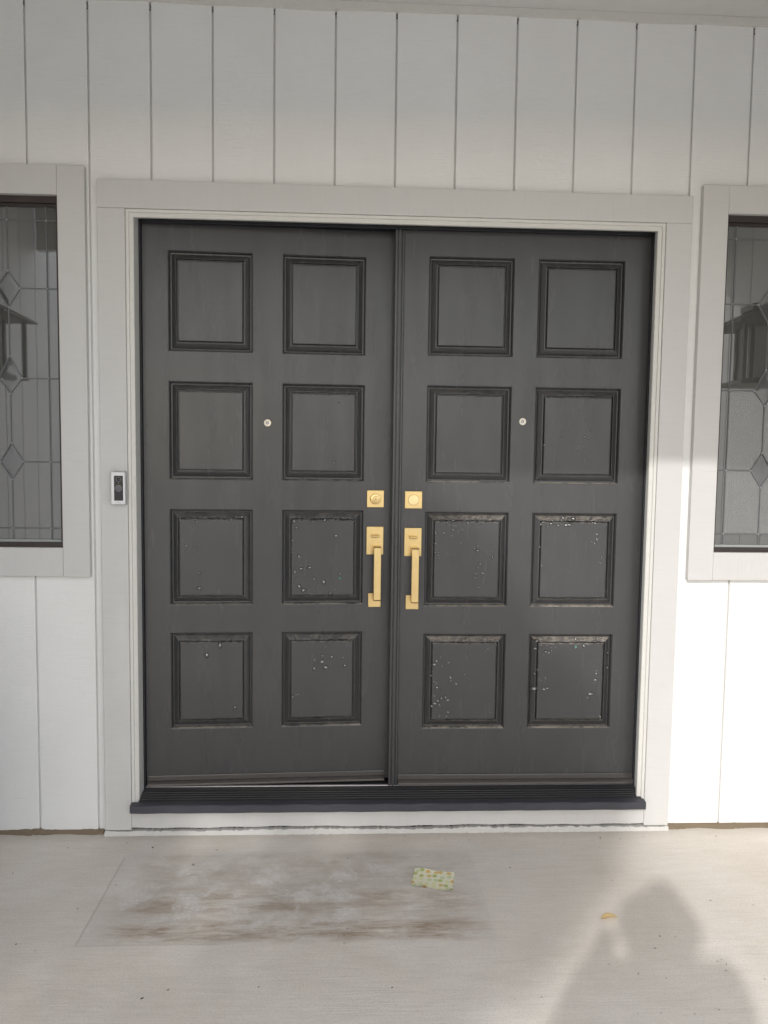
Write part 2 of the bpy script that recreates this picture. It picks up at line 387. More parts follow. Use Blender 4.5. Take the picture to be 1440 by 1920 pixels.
GR = 0.2032
DOOR_OP = (0.300, 2.172, -0.1, 2.190)
WIN_C = (-0.078, 2.547)
WIN_OP = [(c-0.215, c+0.215, 0.965, 2.240) for c in WIN_C]
wall = thing('house_wall', 'white vertical groove siding wall around the black double door', 'wall', (1.2375, 0, 0))
def board(x0, x1, z0, z1, y0, y1, holes, parent, mat, zj=None):
    xs = sorted({x0, x1} | {h[i] for h in holes for i in (0, 1) if x0 < h[i] < x1})
    zs = sorted({z0, z1} | {h[i] for h in holes for i in (2, 3) if z0 < h[i] < z1})
    solid = {}
    for i in range(len(xs)-1):
        for k in range(len(zs)-1):
            cx, cz = (xs[i]+xs[i+1])/2, (zs[k]+zs[k+1])/2
            solid[i, k] = not any(h[0] < cx < h[1] and h[2] < cz < h[3] for h in holes)
    left = {c for c, s_ in solid.items() if s_}; res = None
    while left:                       # pieces cut apart by an opening become boards of their own
        comp = set(); todo = [next(iter(sorted(left)))]
        while todo:
            c = todo.pop()
            if c in left:
                left.discard(c); comp.add(c); todo += [(c[0]+1, c[1]), (c[0]-1, c[1]), (c[0], c[1]+1), (c[0], c[1]-1)]
        res = board_piece(comp, xs, zs, y0, y1, parent, mat)
    return res
def board_piece(comp, xs, zs, y0, y1, parent, mat):
    solid = {c: True for c in comp}
    bm = bmesh.new(); cache = {}
    def V(x, y, z):
        k = (round(x, 5), round(y, 5), round(z, 5))
        if k not in cache: cache[k] = bm.verts.new((x, y, z))
        return cache[k]
    for (i, k), s in solid.items():
        if not s: continue
        a, b_, c, d = xs[i], xs[i+1], zs[k], zs[k+1]
        bm.faces.new((V(a, y0, c), V(b_, y0, c), V(b_, y0, d), V(a, y0, d)))
        for di, dk, p in ((-1, 0, (a, c, a, d)), (1, 0, (b_, c, b_, d)), (0, -1, (a, c, b_, c)), (0, 1, (a, d, b_, d))):
            if not solid.get((i+di, k+dk), False):
                bm.faces.new((V(p[0], y0, p[1]), V(p[2], y0, p[3]), V(p[2], y1, p[3]), V(p[0], y1, p[1])))
    o = from_bm('siding_board', bm, mat, parent)
    md = o.modifiers.new('bevel', 'BEVEL'); md.width = 0.0016; md.segments = 1; md.limit_method = 'ANGLE'
    return o
holes = [DOOR_OP]+WIN_OP
k0 = math.floor(WL/GR); k1 = math.ceil(WR/GR)
for k in range(k0, k1):
    a = max(WL, k*GR+0.0030); e = min(WR, (k+1)*GR-0.0030)
    if e-a < 0.02: continue
    board(a, e, 0.014+random.uniform(-.003, .003), 2.834, 0.0+random.uniform(-.0006, .0006), 0.012, holes, wall, M['siding'])
# sheathing behind the grooves, with the openings left free
def ring_wall(name, x0, x1, z0, z1, y0, y1, holes, parent, mat):
    o = board(x0, x1, z0, z1, y0, y1, holes, parent, mat); o.name = name; o.modifiers.clear(); return o
ring_wall('sheathing', WL, WR, 0.0, CEIL+0.1, 0.0085, 0.10, holes, wall, M['backing'])
# cove trim below the ceiling, a little wavy where it was caulked
def cj(s, k, x): return (0, 0.0022*math.sin(x*5.1)+0.0016*math.sin(x*17+1)) if k in (2, 3) else (0, 0)
extrude_x('cove_trim', [(0.004, CEIL-0.0005), (-0.014, CEIL-0.0005), (-0.012, 2.817), (0.004, 2.814)], WL, WR, M['mould'], wall, 60, cj)
# dusty cobweb clumps caught at the top end of each groove
bm = bmesh.new()
for k in range(k0+1, k1):
    for q in range(3):
        mt = Matrix.Translation((k*GR+random.uniform(-.0015, .0015), 0.002, 2.808-q*random.uniform(.004, .009))) @ Matrix.Diagonal((random.uniform(.0018, .0034), 0.002, random.uniform(.002, .005), 1))
        bmesh.ops.create_icosphere(bm, subdivisions=1, radius=1.0, matrix=mt)
tag(from_bm('cobwebs', bm, plain('grey_cobweb', (0.16, 0.15, 0.14), 0.95), wall), kind='stuff')
# brown sealant line at the wall foot
for x0, x1 in ((WL, 0.222), (2.246, WR)):
    n = int((x1-x0)/0.012); ph = random.random()*9; rz = [random.uniform(-.003, .003) for _ in range(n+1)]
    extrude_x('sealant_bead', [(0.006, -0.002), (-0.013, -0.002), (-0.011, 0.006), (0.001, 0.015), (0.006, 0.015)], x0, x1, M['sealant'], wall, n,
              lambda s, k, x: (rz[s]*0.7-(0.004*math.sin(x*31+ph) if k in (1, 2) else 0), 0.002*math.sin(x*23+ph)+rz[s]) if k in (1, 2, 3) else (0, 0))
# side walls of the porch, sided the same way
def side_wall(x, sgn, label):
    w = thing('porch_side_wall', label, 'wall', (x, SIDE_Y/2, 0), 0, 'side walls of the porch')
    xa, xb = (x-0.012, x) if sgn > 0 else (x, x+0.012)
    y = -0.003
    while y > SIDE_Y+0.02:
        y2 = max(y-GR+0.008, SIDE_Y+0.01)
        box('siding_board', xa, xb, y2, y, 0.012, 2.836, M['siding'], w, 0.0015)
        y -= GR
    box('sheathing', *((x-0.16, x-0.0065) if sgn > 0 else (x+0.0065, x+0.16)), SIDE_Y+0.01, 0.10, 0.0, CEIL+0.1, M['backing'], w)
    box('corner_board', *((x-0.16, x+0.018) if sgn > 0 else (x-0.018, x+0.16)), SIDE_Y-0.012, SIDE_Y+0.0095, 0.0, CEIL+0.1, M['trim_v'], w, 0.002)
    # the front of the wing beyond
    box('wing_front', *((x-3.3, x-0.161) if sgn > 0 else (x+0.161, x+3.3)), SIDE_Y-0.005, SIDE_Y+0.1, -0.12, CEIL+0.15, M['siding'], w)
    return w
side_wall(WL, 1, 'white grooved side wall of the porch reflected in the left window')
side_wall(WR, -1, 'white grooved side wall of the porch reflected in the right window')
# dim hallway behind the doors keeps daylight from leaking round them
inn = thing('hallway', 'dim hallway behind the black double door', 'room', (1.2375, 2, 0))
box('hall_floor', WL, WR, 0.201, 4.2, -0.05, 0.10, M['interior'], inn)
box('hall_wall', WL, WR, 4.1, 4.2, 0.1, 3.0, M['interior'], inn)
box('hall_wall', WL-0.1, WL, 0.101, 4.2, 0.0, 3.0, M['interior'], inn)
box('hall_wall', WR, WR+0.1, 0.101, 4.2, 0.0, 3.0, M['interior'], inn)

# ------------------------------------------------------------------ door frame
CY = -0.022           # face of the casing boards
JL, JR, JT = 0.348, 2.140, 2.138
fr = thing('door_frame', 'greige wooden surround and dark sill framing the black double door', 'door frame', (1.2375, 0, 0))
box('side_casing', 0.2315, 0.3225, CY, 0.0, 0.0190, 2.1498, M['trim_v'], fr, 0.002)
box('side_casing', 2.1520, 2.2415, CY, 0.0, 0.0190, 2.1498, M['trim_v'], fr, 0.002)
box('head_casing', 0.2315, 2.2415, CY-0.0008, 0.0, 2.1500, 2.2415, M['trim_h'], fr, 0.002)
def mould_profile(o):   # stepped brick mould: (distance from casing inward, y)
    return o
def mould(name, pts, parent):
    """pts: rectangle path corners (x,z) left-bottom, left-top, right-top, right-bottom ; profile steps inward"""
    prof = [(0.0, 0.0), (0.0, -0.016), (0.002, -0.0185), (0.0105, -0.0175), (0.0120, -0.0125), (0.0240, -0.0120), (0.0255, -0.0105), (0.0255, 0.0)]
    (xl, zb), (xr, zt) = pts
    bm = bmesh.new(); rings = []
    for (cx, cz, dx, dz) in ((xl, zb, 1, 0), (xl, zt, 1, -1), (xr, zt, -1, -1), (xr, zb, -1, 0)):
        rings.append([bm.verts.new((cx+dx*d, y, cz+dz*d)) for d, y in prof])
    n = len(prof); objs = []
    for a, b_ in zip(rings, rings[1:]):
        for i in range(n-1): bm.faces.new((a[i], a[i+1], b_[i+1], b_[i]))
    return from_bm(name, bm, M['mould'], parent)
mould('brick_mould', ((0.3228, 0.095), (2.1517, 2.1498)), fr)
# jambs: painted outer reveal, darker rebate with rubber seal
box('jamb', 0.3232, JL, -0.0005, 0.060, 0.10, JT+0.012, M['jamb'], fr)
box('jamb', JR, 2.1518, -0.0005, 0.060, 0.10, JT+0.012, M['jamb'], fr)
box('head_jamb', JL, JR, -0.0005, 0.050, JT, JT+0.012, M['jamb'], fr)
box('weatherstrip', JL+0.0002, JL+0.007, 0.047, 0.066, 0.140, JT-0.001, M['weatherstrip'], fr, 0.002)
box('weatherstrip', JR-0.007, JR-0.0002, 0.047, 0.058, 0.140, JT-0.001, M['weatherstrip'], fr, 0.002)
box('weatherstrip', JL+0.0072, JR-0.0072, 0.044, 0.058, JT-0.013, JT-0.0005, M['weatherstrip'], fr, 0.002)
box('back_jamb', 0.300, JL-0.004, 0.0602, 0.20, 0.10, 2.19, M['door'], fr)
box('back_jamb', JR+0.008, 2.172, 0.0602, 0.20, 0.10, 2.19, M['door'], fr)
box('back_jamb', JL-0.003, JR+0.007, 0.112, 0.20, 2.133, 2.19, M['door'], fr)
# sill: ridged dark tread with a blue-black nosing
prof = [(-0.024, 0.094), (-0.024, 0.1215)]
y = -0.020
while y < 0.036:
    z = 0.1215+(y+0.02)*0.27
    prof += [(y, z+0.0012), (y+0.0075, z+0.0022), (y+0.0085, z-0.0028), (y+0.0105, z-0.0026)]
    y += 0.0112
prof += [(0.0525, 0.1408), (0.0525, 0.094)]
extrude_x('sill_tread', prof, JL+0.0002, JR-0.0002, M['sill'], fr)
extrude_x('sill_nosing', [(-0.0245, 0.0935), (-0.0505, 0.0920), (-0.0530, 0.0955), (-0.0530, 0.1165), (-0.0490, 0.1200), (-0.0245, 0.1213)], 0.3255, 2.1455, M['sill_nose'], fr, 90,
          lambda s, k, x: (0.0004*math.sin(x*60+k), 0.0005*math.sin(x*41+k*2)))
box('threshold_saddle', JL+0.001, JR-0.001, 0.0527, 0.064, 0.120, 0.1425, M['aluminium'], fr, 0.002)
box('threshold_back', JL+0.001, JR-0.001, 0.0645, 0.104, 0.120, 0.1400, M['sill'], fr, 0.002)
box('threshold_base', 0.300, 2.172, 0.1045, 0.198, 0.00, 0.1365, M['sill'], fr)
box('sill_block', 0.323, 2.151, 0.0005, 0.104, 0.00, 0.0932, M['crack'], fr)
# riser below the sill and a ragged caulk line under it
extrude_x('riser_board', [(-0.0005, 0.026), (-0.019, 0.026), (-0.019, 0.0915), (-0.0005, 0.0915)], 0.3232, 2.1512, M['trim_h'], fr, 120,
          lambda s, k, x: (0, 0.0016*math.sin(x*9)+0.0012*math.sin(x*37+2)) if k in (0, 1) else (0, 0))
rz = [random.uniform(-.0022, .0022) for _ in range(400)]
extrude_x('caulk_strip', [(-0.0005, -0.002), (-0.0275, -0.002), (-0.0245, 0.005), (-0.0200, 0.0150), (-0.0005, 0.0160)], 0.229, 2.244, M['caulk'], fr, 260,
          lambda s, k, x: (rz[s]*0.5, rz[s]+0.0022*math.sin(x*7.3+1)+(0.004 if math.sin(x*13)+math.sin(x*5.7) > 1.25 else 0)) if k in (2, 3, 4) else (rz[s] if k == 1 else 0, 0))

# ------------------------------------------------------------------ doors
DY = 0.060
ROWS = [(1.696, 2.042), (1.249, 1.594), (0.801, 1.146), (0.350, 0.703)]     # top row first
PROF = [(0.0, 0.0), (0.0022, 0.0008), (0.0058, 0.0055), (0.0072, 0.0190), (0.0122, 0.0195), (0.0130, 0.0130), (0.0275, 0.0024), (0.0300, 0.0018), (0.0305, 0.0140), (0.0350, 0.0142), (0.0355, 0.0030), (0.0375, 0.0006), (0.0400, 0.0004)]
def panel_mesh(x0, x1, z0, z1, sd=0, wear=0.0):
    rnd = random.Random(sd); bm = bmesh.new(); loops = []
    nx, nz = 26, 30
    def rect(d):
        a, b_, c, e = x0+d, x1-d, z0+d, z1-d; pts = []
        for i in range(nx): pts.append((a+(b_-a)*i/nx, c))
        for i in range(nz): pts.append((b_, c+(e-c)*i/nz))
        for i in range(nx): pts.append((b_-(b_-a)*i/nx, e))
        for i in range(nz): pts.append((a, e-(e-c)*i/nz))
        return pts
    for li, (d, dep) in enumerate(PROF):
        L = []
        for i, (x, z) in enumerate(rect(d)):
            jy = jz = 0.0
            if wear and 6 <= li <= 11:
                top = nx+nz < i < 2*nx+nz; bot = 0 < i < nx
                w = wear*(1.0 if top else (0.35 if bot else 0.22))
                jy = rnd.gauss(0, 0.0009)*w; jz = rnd.gauss(0, 0.0008)*w
            L.append(bm.verts.new((x, DY+dep+jy, z+jz)))
        loops.append(L)
    for a, b_ in zip(loops, loops[1:]):
        n = len(a)
        for i in range(n): bm.faces.new((a[i], a[(i+1) % n], b_[(i+1) % n], b_[i]))
    bm.faces.new(loops[-1])
    return bm
def blister_bm(spots):
    """spots: (x, y, z, r, ry) -> low domes of bubbled paint"""
    bm = bmesh.new()
    for i, (x, y, z, r) in enumerate(spots):
        rnd = random.Random(i*31+int(x*1000)); st = rnd.uniform(0.85, 1.2); hgt = r*rnd.uniform(0.75, 1.05); lean = rnd.uniform(0, 6.28)
        seg = 10; rings = []
        for q, (rr, hh) in enumerate(((1.12, -0.12), (0.97, 0.22), (0.72, 0.68), (0.36, 0.94))):
            ring = []
            for s in range(seg):
                a = 2*math.pi*s/seg; w = 1+0.12*math.sin(2*a+lean)
                ring.append(bm.verts.new((x+r*rr*w*math.cos(a)*st, y-hgt*hh, z+r*rr*w*math.sin(a)/st-0.1*r*hh)))
            rings.append(ring)
        tip = bm.verts.new((x, y-hgt, z-0.12*r))
        for a, b_ in zip(rings, rings[1:]):
            for s in range(seg): bm.faces.new((a[s], a[(s+1) % seg], b_[(s+1) % seg], b_[s]))
        for s in range(seg): bm.faces.new((rings[-1][s], rings[-1][(s+1) % seg], tip))
    return bm
# blisters read off the photograph: crop origin, scale, then (x, y, radius) in that crop
BL = {
 'B3': ((500, 930), 7.2, [(370,340,22),(400,425,16),(485,340,8),(540,375,10),(555,355,9),(620,345,12),(640,425,6),(785,325,18),(900,320,10),(935,535,20),(345,600,10),(335,705,9),(340,760,9),(435,815,20),(440,845,10),(465,980,20),(465,935,8),(512,985,10),(578,965,20),(578,925,10),(378,1025,18),(395,1105,12),(375,1140,8),(645,1110,14),(635,1130,10),(440,1220,22),(495,1270,26),(770,1160,24),(985,1050,16),(945,985,8),(690,1235,9),(665,1255,8),(575,1255,7),(855,1310,15),(575,1310,9),(610,1325,8),(740,1325,9),(785,1325,8),(920,1265,8),(915,1330,8),(990,1330,8),(1170,340,10)]),
 'C3': ((780, 940), 8.0, [(385,355,11),(470,320,14),(495,365,11),(545,350,10),(568,370,10),(597,370,10),(555,425,16),(560,285,16),(690,430,12),(707,457,8),(640,448,8),(540,512,11),(420,470,18),(298,485,17),(290,460,12),(292,635,16),(775,320,20),(820,312,10),(870,342,11),(960,347,9),(990,338,9),(935,390,8),(673,630,12),(650,742,10),(455,760,12),(292,768,12),(335,760,14),(330,812,11),(342,848,12),(308,855,10),(285,840,8),(930,670,15),(875,712,11),(920,738,22),(1122,655,11),(1145,830,20),(1115,800,9),(1140,748,8),(962,935,17),(932,992,12),(1003,1077,19),(935,1080,10),(895,1085,12),(885,1147,16),(930,1288,14),(785,1412,7),(605,962,9),(580,805,7),(475,795,7)]),
 'D4': ((980, 1170), 8.0, [(208,252,20),(188,368,20),(275,320,16),(375,322,12),(345,415,22),(388,433,15),(430,405,14),(315,452,11),(420,350,9),(497,352,9),(920,333,22),(175,750,16),(222,685,10),(252,822,15),(345,820,12),(335,800,8),(275,848,9),(335,868,8),(168,970,30),(318,980,24),(365,960,22),(1105,702,11),(1105,742,14),(1090,838,20),(1115,870,8),(1068,882,8),(1017,1045,30),(967,1110,12),(1160,1392,18),(1275,430,10),(1270,655,10),(795,610,6),(800,235,14),(1135,290,12),(1125,245,12)]),
 'A3': ((230, 900), 2.618, [(363,203,5),(328,208,3),(532,196,5),(585,180,6),(311,323,6),(355,336,5),(371,356,4),(376,458,6),(375,531,8),(363,408,3)]),
 'A4': ((230, 900), 2.618, [(477,811,10),(413,859,10),(551,1115,7)]),
 'B4': ((230, 900), 2.618, [(942,883,5),(979,892,9),(1026,868,7),(996,918,10),(940,927,7),(1090,910,7),(1082,870,4),(980,862,5),(835,1066,5),(852,1055,4),(863,1052,5),(834,1005,3),(995,818,4)]),
 'D3': ((720, 900), 2.618, [(822,215,6),(855,222,7),(895,221,8),(910,220,8),(880,188,7),(930,190,8),(800,228,5),(1035,213,6),(1046,267,6),(1045,292,7),(1020,303,5),(1035,312,4),(1068,379,5),(1062,408,5),(770,218,6),(764,330,4),(774,420,4),(905,443,3)]),
 'C4': ((720, 900), 2.618, [(258,888,6),(277,867,4),(247,905,8),(316,897,5),(285,915,4),(326,969,7),(328,985,4),(354,1000,5),(395,953,5),(243,990,5),(260,1018,6),(256,1000,4),(246,1060,4),(264,1084,6),(248,1096,9),(281,1070,5),(302,1067,7),(312,1081,6),(234,1110,5),(272,1105,4),(314,1139,5),(305,1160,4),(270,1160,4),(497,838,4),(510,830,4),(520,1139,3),(232,960,4)]),
 'D2': ((720, 400), 2.618, [(962,972,4),(990,1020,4),(1010,1075,4),(985,1095,5),(1000,1105,4),(955,1140,4),(985,1160,4),(868,1102,5),(1000,1060,4),(950,1165,4),(788,1137,5)]),
 'B2': ((230, 380), 2.618, [(1037,1275,5),(1062,982,3),(1100,940,4)]),
}
def on_door(px, py, hinge, ang):
    """pixel -> point of the door face in the coordinates of the closed door"""
    d = ray(px, py); n = Vector((math.sin(ang), -math.cos(ang), 0)); h = Vector((hinge, DY, 0))
    t_ = (h-CAM_LOC).dot(n)/d.dot(n); p = CAM_LOC+d*t_-h
    p = Matrix.Rotation(-ang, 3, 'Z') @ p
    return p+h
def make_door(name, label, x0, x1, cols, keys, ang, hinge, pz, px, deadx, blank):
    D = thing(name, label, 'door', (hinge, DY, 0.148), ang, None)
    zb, zt = 0.150, 2.130; th = 0.044
    (a0, a1), (b0, b1) = cols
    box('stile', x0, a0, DY, DY+th, zb, zt, M['door'], D)
    box('stile', b1, x1, DY, DY+th, zb, zt, M['door'], D)
    rz_ = [zt]+[v for r in ROWS for v in (r[1], r[0])]+[zb]
    for i in range(5):
        hi, lo = rz_[2*i], rz_[2*i+1]
        box('rail', a0, b1, DY+0.0003, DY+th, lo, hi, M['door'], D)
    for (z0, z1) in ROWS: box('mullion', a1, b0, DY+0.0001, DY+th, z0, z1, M['door'], D)
    wear = {1: 0.0, 2: 0.35, 3: 1.0, 4: 0.9}
    for ci, (c0, c1) in enumerate(cols):
        for ri, (z0, z1) in enumerate(ROWS):
            key = keys[ci]+str(ri+1)
            w = wear[ri+1]*(1.0 if keys[ci] != 'A' else 0.7)
            p = from_bm('panel', panel_mesh(c0, c1, z0, z1, hash(key) % 997 if False else ord(key[0])*7+ri, w), M['door'], D)
            box('panel_back', c0, c1, DY+0.024, DY+th-0.002, z0, z1, M['door'], p)
            spots = []
            if key in BL:
                (ox, oy), sc, lst = BL[key]
                for (bx, by, br) in lst:
                    q = on_door(ox+bx/sc, oy+by/sc, hinge, ang)
                    spots.append((q.x, DY+0.0008, q.z, 1.35*br/sc/528))
            rnd = random.Random(ord(key[0])*13+ri)
            if ri >= 2:          # lifted, bubbled paint along the top bevel and the field edges
                for _ in range(int(46*w)):
                    u = rnd.random(); x = c0+0.032+u*(c1-c0-0.064)
                    if rnd.random() < 0.7: spots.append((x, DY+0.003, z1-rnd.uniform(0.024, 0.042), rnd.uniform(0.0009, 0.0028)))
                    else: spots.append((x, DY+0.002, z0+rnd.uniform(0.030, 0.040), rnd.uniform(0.0008, 0.0018)))
                for _ in range(int(16*w)):
                    spots.append((rnd.choice((c0+0.036, c1-0.037))+rnd.gauss(0, .002), DY+0.0015, rnd.uniform(z0+.05, z1-.04), rnd.uniform(0.0008, 0.002)))
            elif ri == 1 and keys[ci] in 'BCD':
                for _ in range(22):
                    spots.append((rnd.uniform(c0+.04, c1-.04), DY+0.003, z1-rnd.uniform(0.028, 0.039), rnd.uniform(0.0008, 0.002)))
            if spots:
                o = from_bm('paint_blisters', blister_bm(spots), M['blister'], p, True); tag(o, kind='stuff')
            if key in ('B3', 'D4'):
                q = on_door(*((500+985/7.2, 930+1110/7.2) if key == 'B3' else (980+797/8, 1170+345/8)), hinge, ang)
                o = from_bm('teal_chip', blister_bm([(q.x, DY+0.0008, q.z, 0.0050)]), M['teal_blister'], p, True)
                o['label'] = 'old teal paint showing through a chip'
    # bottom sweep: flat strip with a rounded drip
    sx0, sx1 = x0+0.006, x1-(0.022 if blank is False else 0.006)
    if blank: sx0 = 1.262
    sw = extrude_x('door_sweep', [(DY-0.0002, 0.147), (DY-0.006, 0.1455), (DY-0.018, 0.146), (DY-0.0215, 0.150), (DY-0.0205, 0.156), (DY-0.012, 0.1620), (DY-0.0050, 0.1640), (DY-0.0045, 0.1765), (DY-0.0065, 0.1785), (DY-0.0055, 0.1815), (DY-0.0002, 0.1820)], sx0, sx1, M['sweep'], D)
    n = 5
    for i in range(n):
        bm = bmesh.new(); xx = sx0+0.06+(sx1-sx0-0.12)*i/(n-1)
        add_lathe_y(bm, (xx, DY-0.0045, 0.1705), [(0.0036, 0.0003), (0.0032, -0.0014), (0.0, -0.0020)], 12); from_bm('screw', bm, M['sweep'], sw)
    # peephole
    bm = bmesh.new(); add_lathe_y(bm, (px, DY, pz), [(0.0135, 0.0005), (0.0135, -0.0016), (0.0118, -0.0034), (0.0092, -0.0034), (0.0084, -0.0012), (0.0, -0.0010)], 28)
    pe = from_bm('peephole', bm, M['nickel'], D, False)
    bm = bmesh.new(); add_lathe_y(bm, (px-0.0008, DY, pz), [(0.0062, -0.0011), (0.0052, -0.0030), (0.0028, -0.0045), (0.0, -0.0050)], 20); from_bm('lens', bm, M['lens'], pe, True)
    # deadbolt
    z0, z1 = 1.1565, 1.2180
    db = box('deadbolt', deadx-0.0308, deadx+0.0308, DY-0.0085, DY-0.0002, z0, z1, M['brass'], D, 0.0012)
    cz = (z0+z1)/2; bm = bmesh.new()
    if not blank:
        add_lathe_y(bm, (deadx, DY-0.0083, cz), [(0.0195, 0.0), (0.0190, -0.010), (0.0178, -0.0135), (0.0110, -0.0150), (0.0100, -0.0185), (0.0, -0.0188)], 32)
        cy = from_bm('lock_cylinder', bm, M['brass'], db)
        box('keyhole', deadx-0.0011, deadx+0.0011, DY-0.0276, DY-0.0268, cz-0.0050, cz+0.0050, M['dark_metal'], db)
    else:
        add_lathe_y(bm, (deadx, DY-0.0083, cz), [(0.0190, 0.0), (0.0190, -0.0035), (0.0180, -0.0045), (0.0, -0.0047)], 40)
        from_bm('lock_cover', bm, M['spun'], db)
    # handle set: plate, thumb latch, square grip, foot plate
    hx = deadx; HS = box('handle_plate', hx-0.0308, hx+0.0308, DY-0.0085, DY-0.0002, 0.9855, 1.0870, M['brass'], D, 0.0012)
    tl = extrude_x('thumb_latch', [(DY-0.0086, 1.0560), (DY-0.022, 1.0545), (DY-0.034, 1.0500), (DY-0.040, 1.0515), (DY-0.040, 1.0575), (DY-0.034, 1.0580), (DY-0.022, 1.0600), (DY-0.0086, 1.0605)], hx-0.0135, hx+0.0135, M['brass'], HS)
    md = tl.modifiers.new('bevel', 'BEVEL'); md.width = 0.0018; md.segments = 2; md.limit_method = 'ANGLE'; md.angle_limit = R(50)
    box('latch_slot', hx-0.0060, hx+0.0060, DY-0.0092, DY-0.0086, 1.0470, 1.0555, M['dark_metal'], HS)
    bm = bmesh.new()
    gx0, gx1 = hx-0.0090+0.002, hx+0.0190
    path = [(DY-0.0086, 1.0200), (DY-0.052, 1.0200), (DY-0.056, 1.0150), (DY-0.056, 0.8280), (DY-0.052, 0.8230), (DY-0.0086, 0.8230), (DY-0.0086, 0.8420), (DY-0.040, 0.8420), (DY-0.043, 0.8460), (DY-0.043, 0.9960), (DY-0.040, 1.0000), (DY-0.0086, 1.0000)]
    gr = extrude_x('grip', path, gx0, gx1, M['brass'], HS)
    md = gr.modifiers.new('bevel', 'BEVEL'); md.width = 0.002; md.segments = 2; md.limit_method = 'ANGLE'; md.angle_limit = R(50)
    box('foot_plate', hx-0.0225, hx+0.0235, DY-0.0075, DY-0.0002, 0.7930, 0.8440, M['brass'], HS, 0.0012)
    return D
ANG = R(2.7)
make_door('black_door', 'left charcoal panelled door standing slightly inward, keyhole in its brass deadbolt', 0.356, 1.236, ((0.441, 0.734), (0.835, 1.130)), 'AB', ANG, 0.356, 1.453, 0.785, 1.1705, False)
dr = make_door('black_door', 'right charcoal panelled door carrying the grooved centre strip and a blank brass deadbolt', 1.2385, 2.1385, ((1.346, 1.651), (1.733, 2.046)), 'CD', 0.0, 2.1385, 1.470, 1.690, 1.3040, True)
# astragal strip on the meeting edge of the right door
extrude = []
ast = [(1.2270, DY-0.0005), (1.2270, DY-0.0120), (1.2285, DY-0.0135), (1.2345, DY-0.0135), (1.2360, DY-0.0085), (1.2385, DY-0.0085), (1.2395, DY-0.0150), (1.2440, DY-0.0160), (1.2480, DY-0.0150), (1.2490, DY-0.0085), (1.2510, DY-0.0085), (1.2525, DY-0.0130), (1.2580, DY-0.0120), (1.2600, DY-0.0090), (1.2605, DY-0.0005)]
bm = bmesh.new(); lo = [bm.verts.new((x, y, 0.1435)) for x, y in ast]; hi = [bm.verts.new((x, y, 2.1240)) for x, y in ast]
n = len(ast)
for i in range(n): bm.faces.new((lo[i], lo[(i+1) % n], hi[(i+1) % n], hi[i]))
bm.faces.new(lo); bm.faces.new(hi)
from_bm('astragal', bm, M['door'], dr)

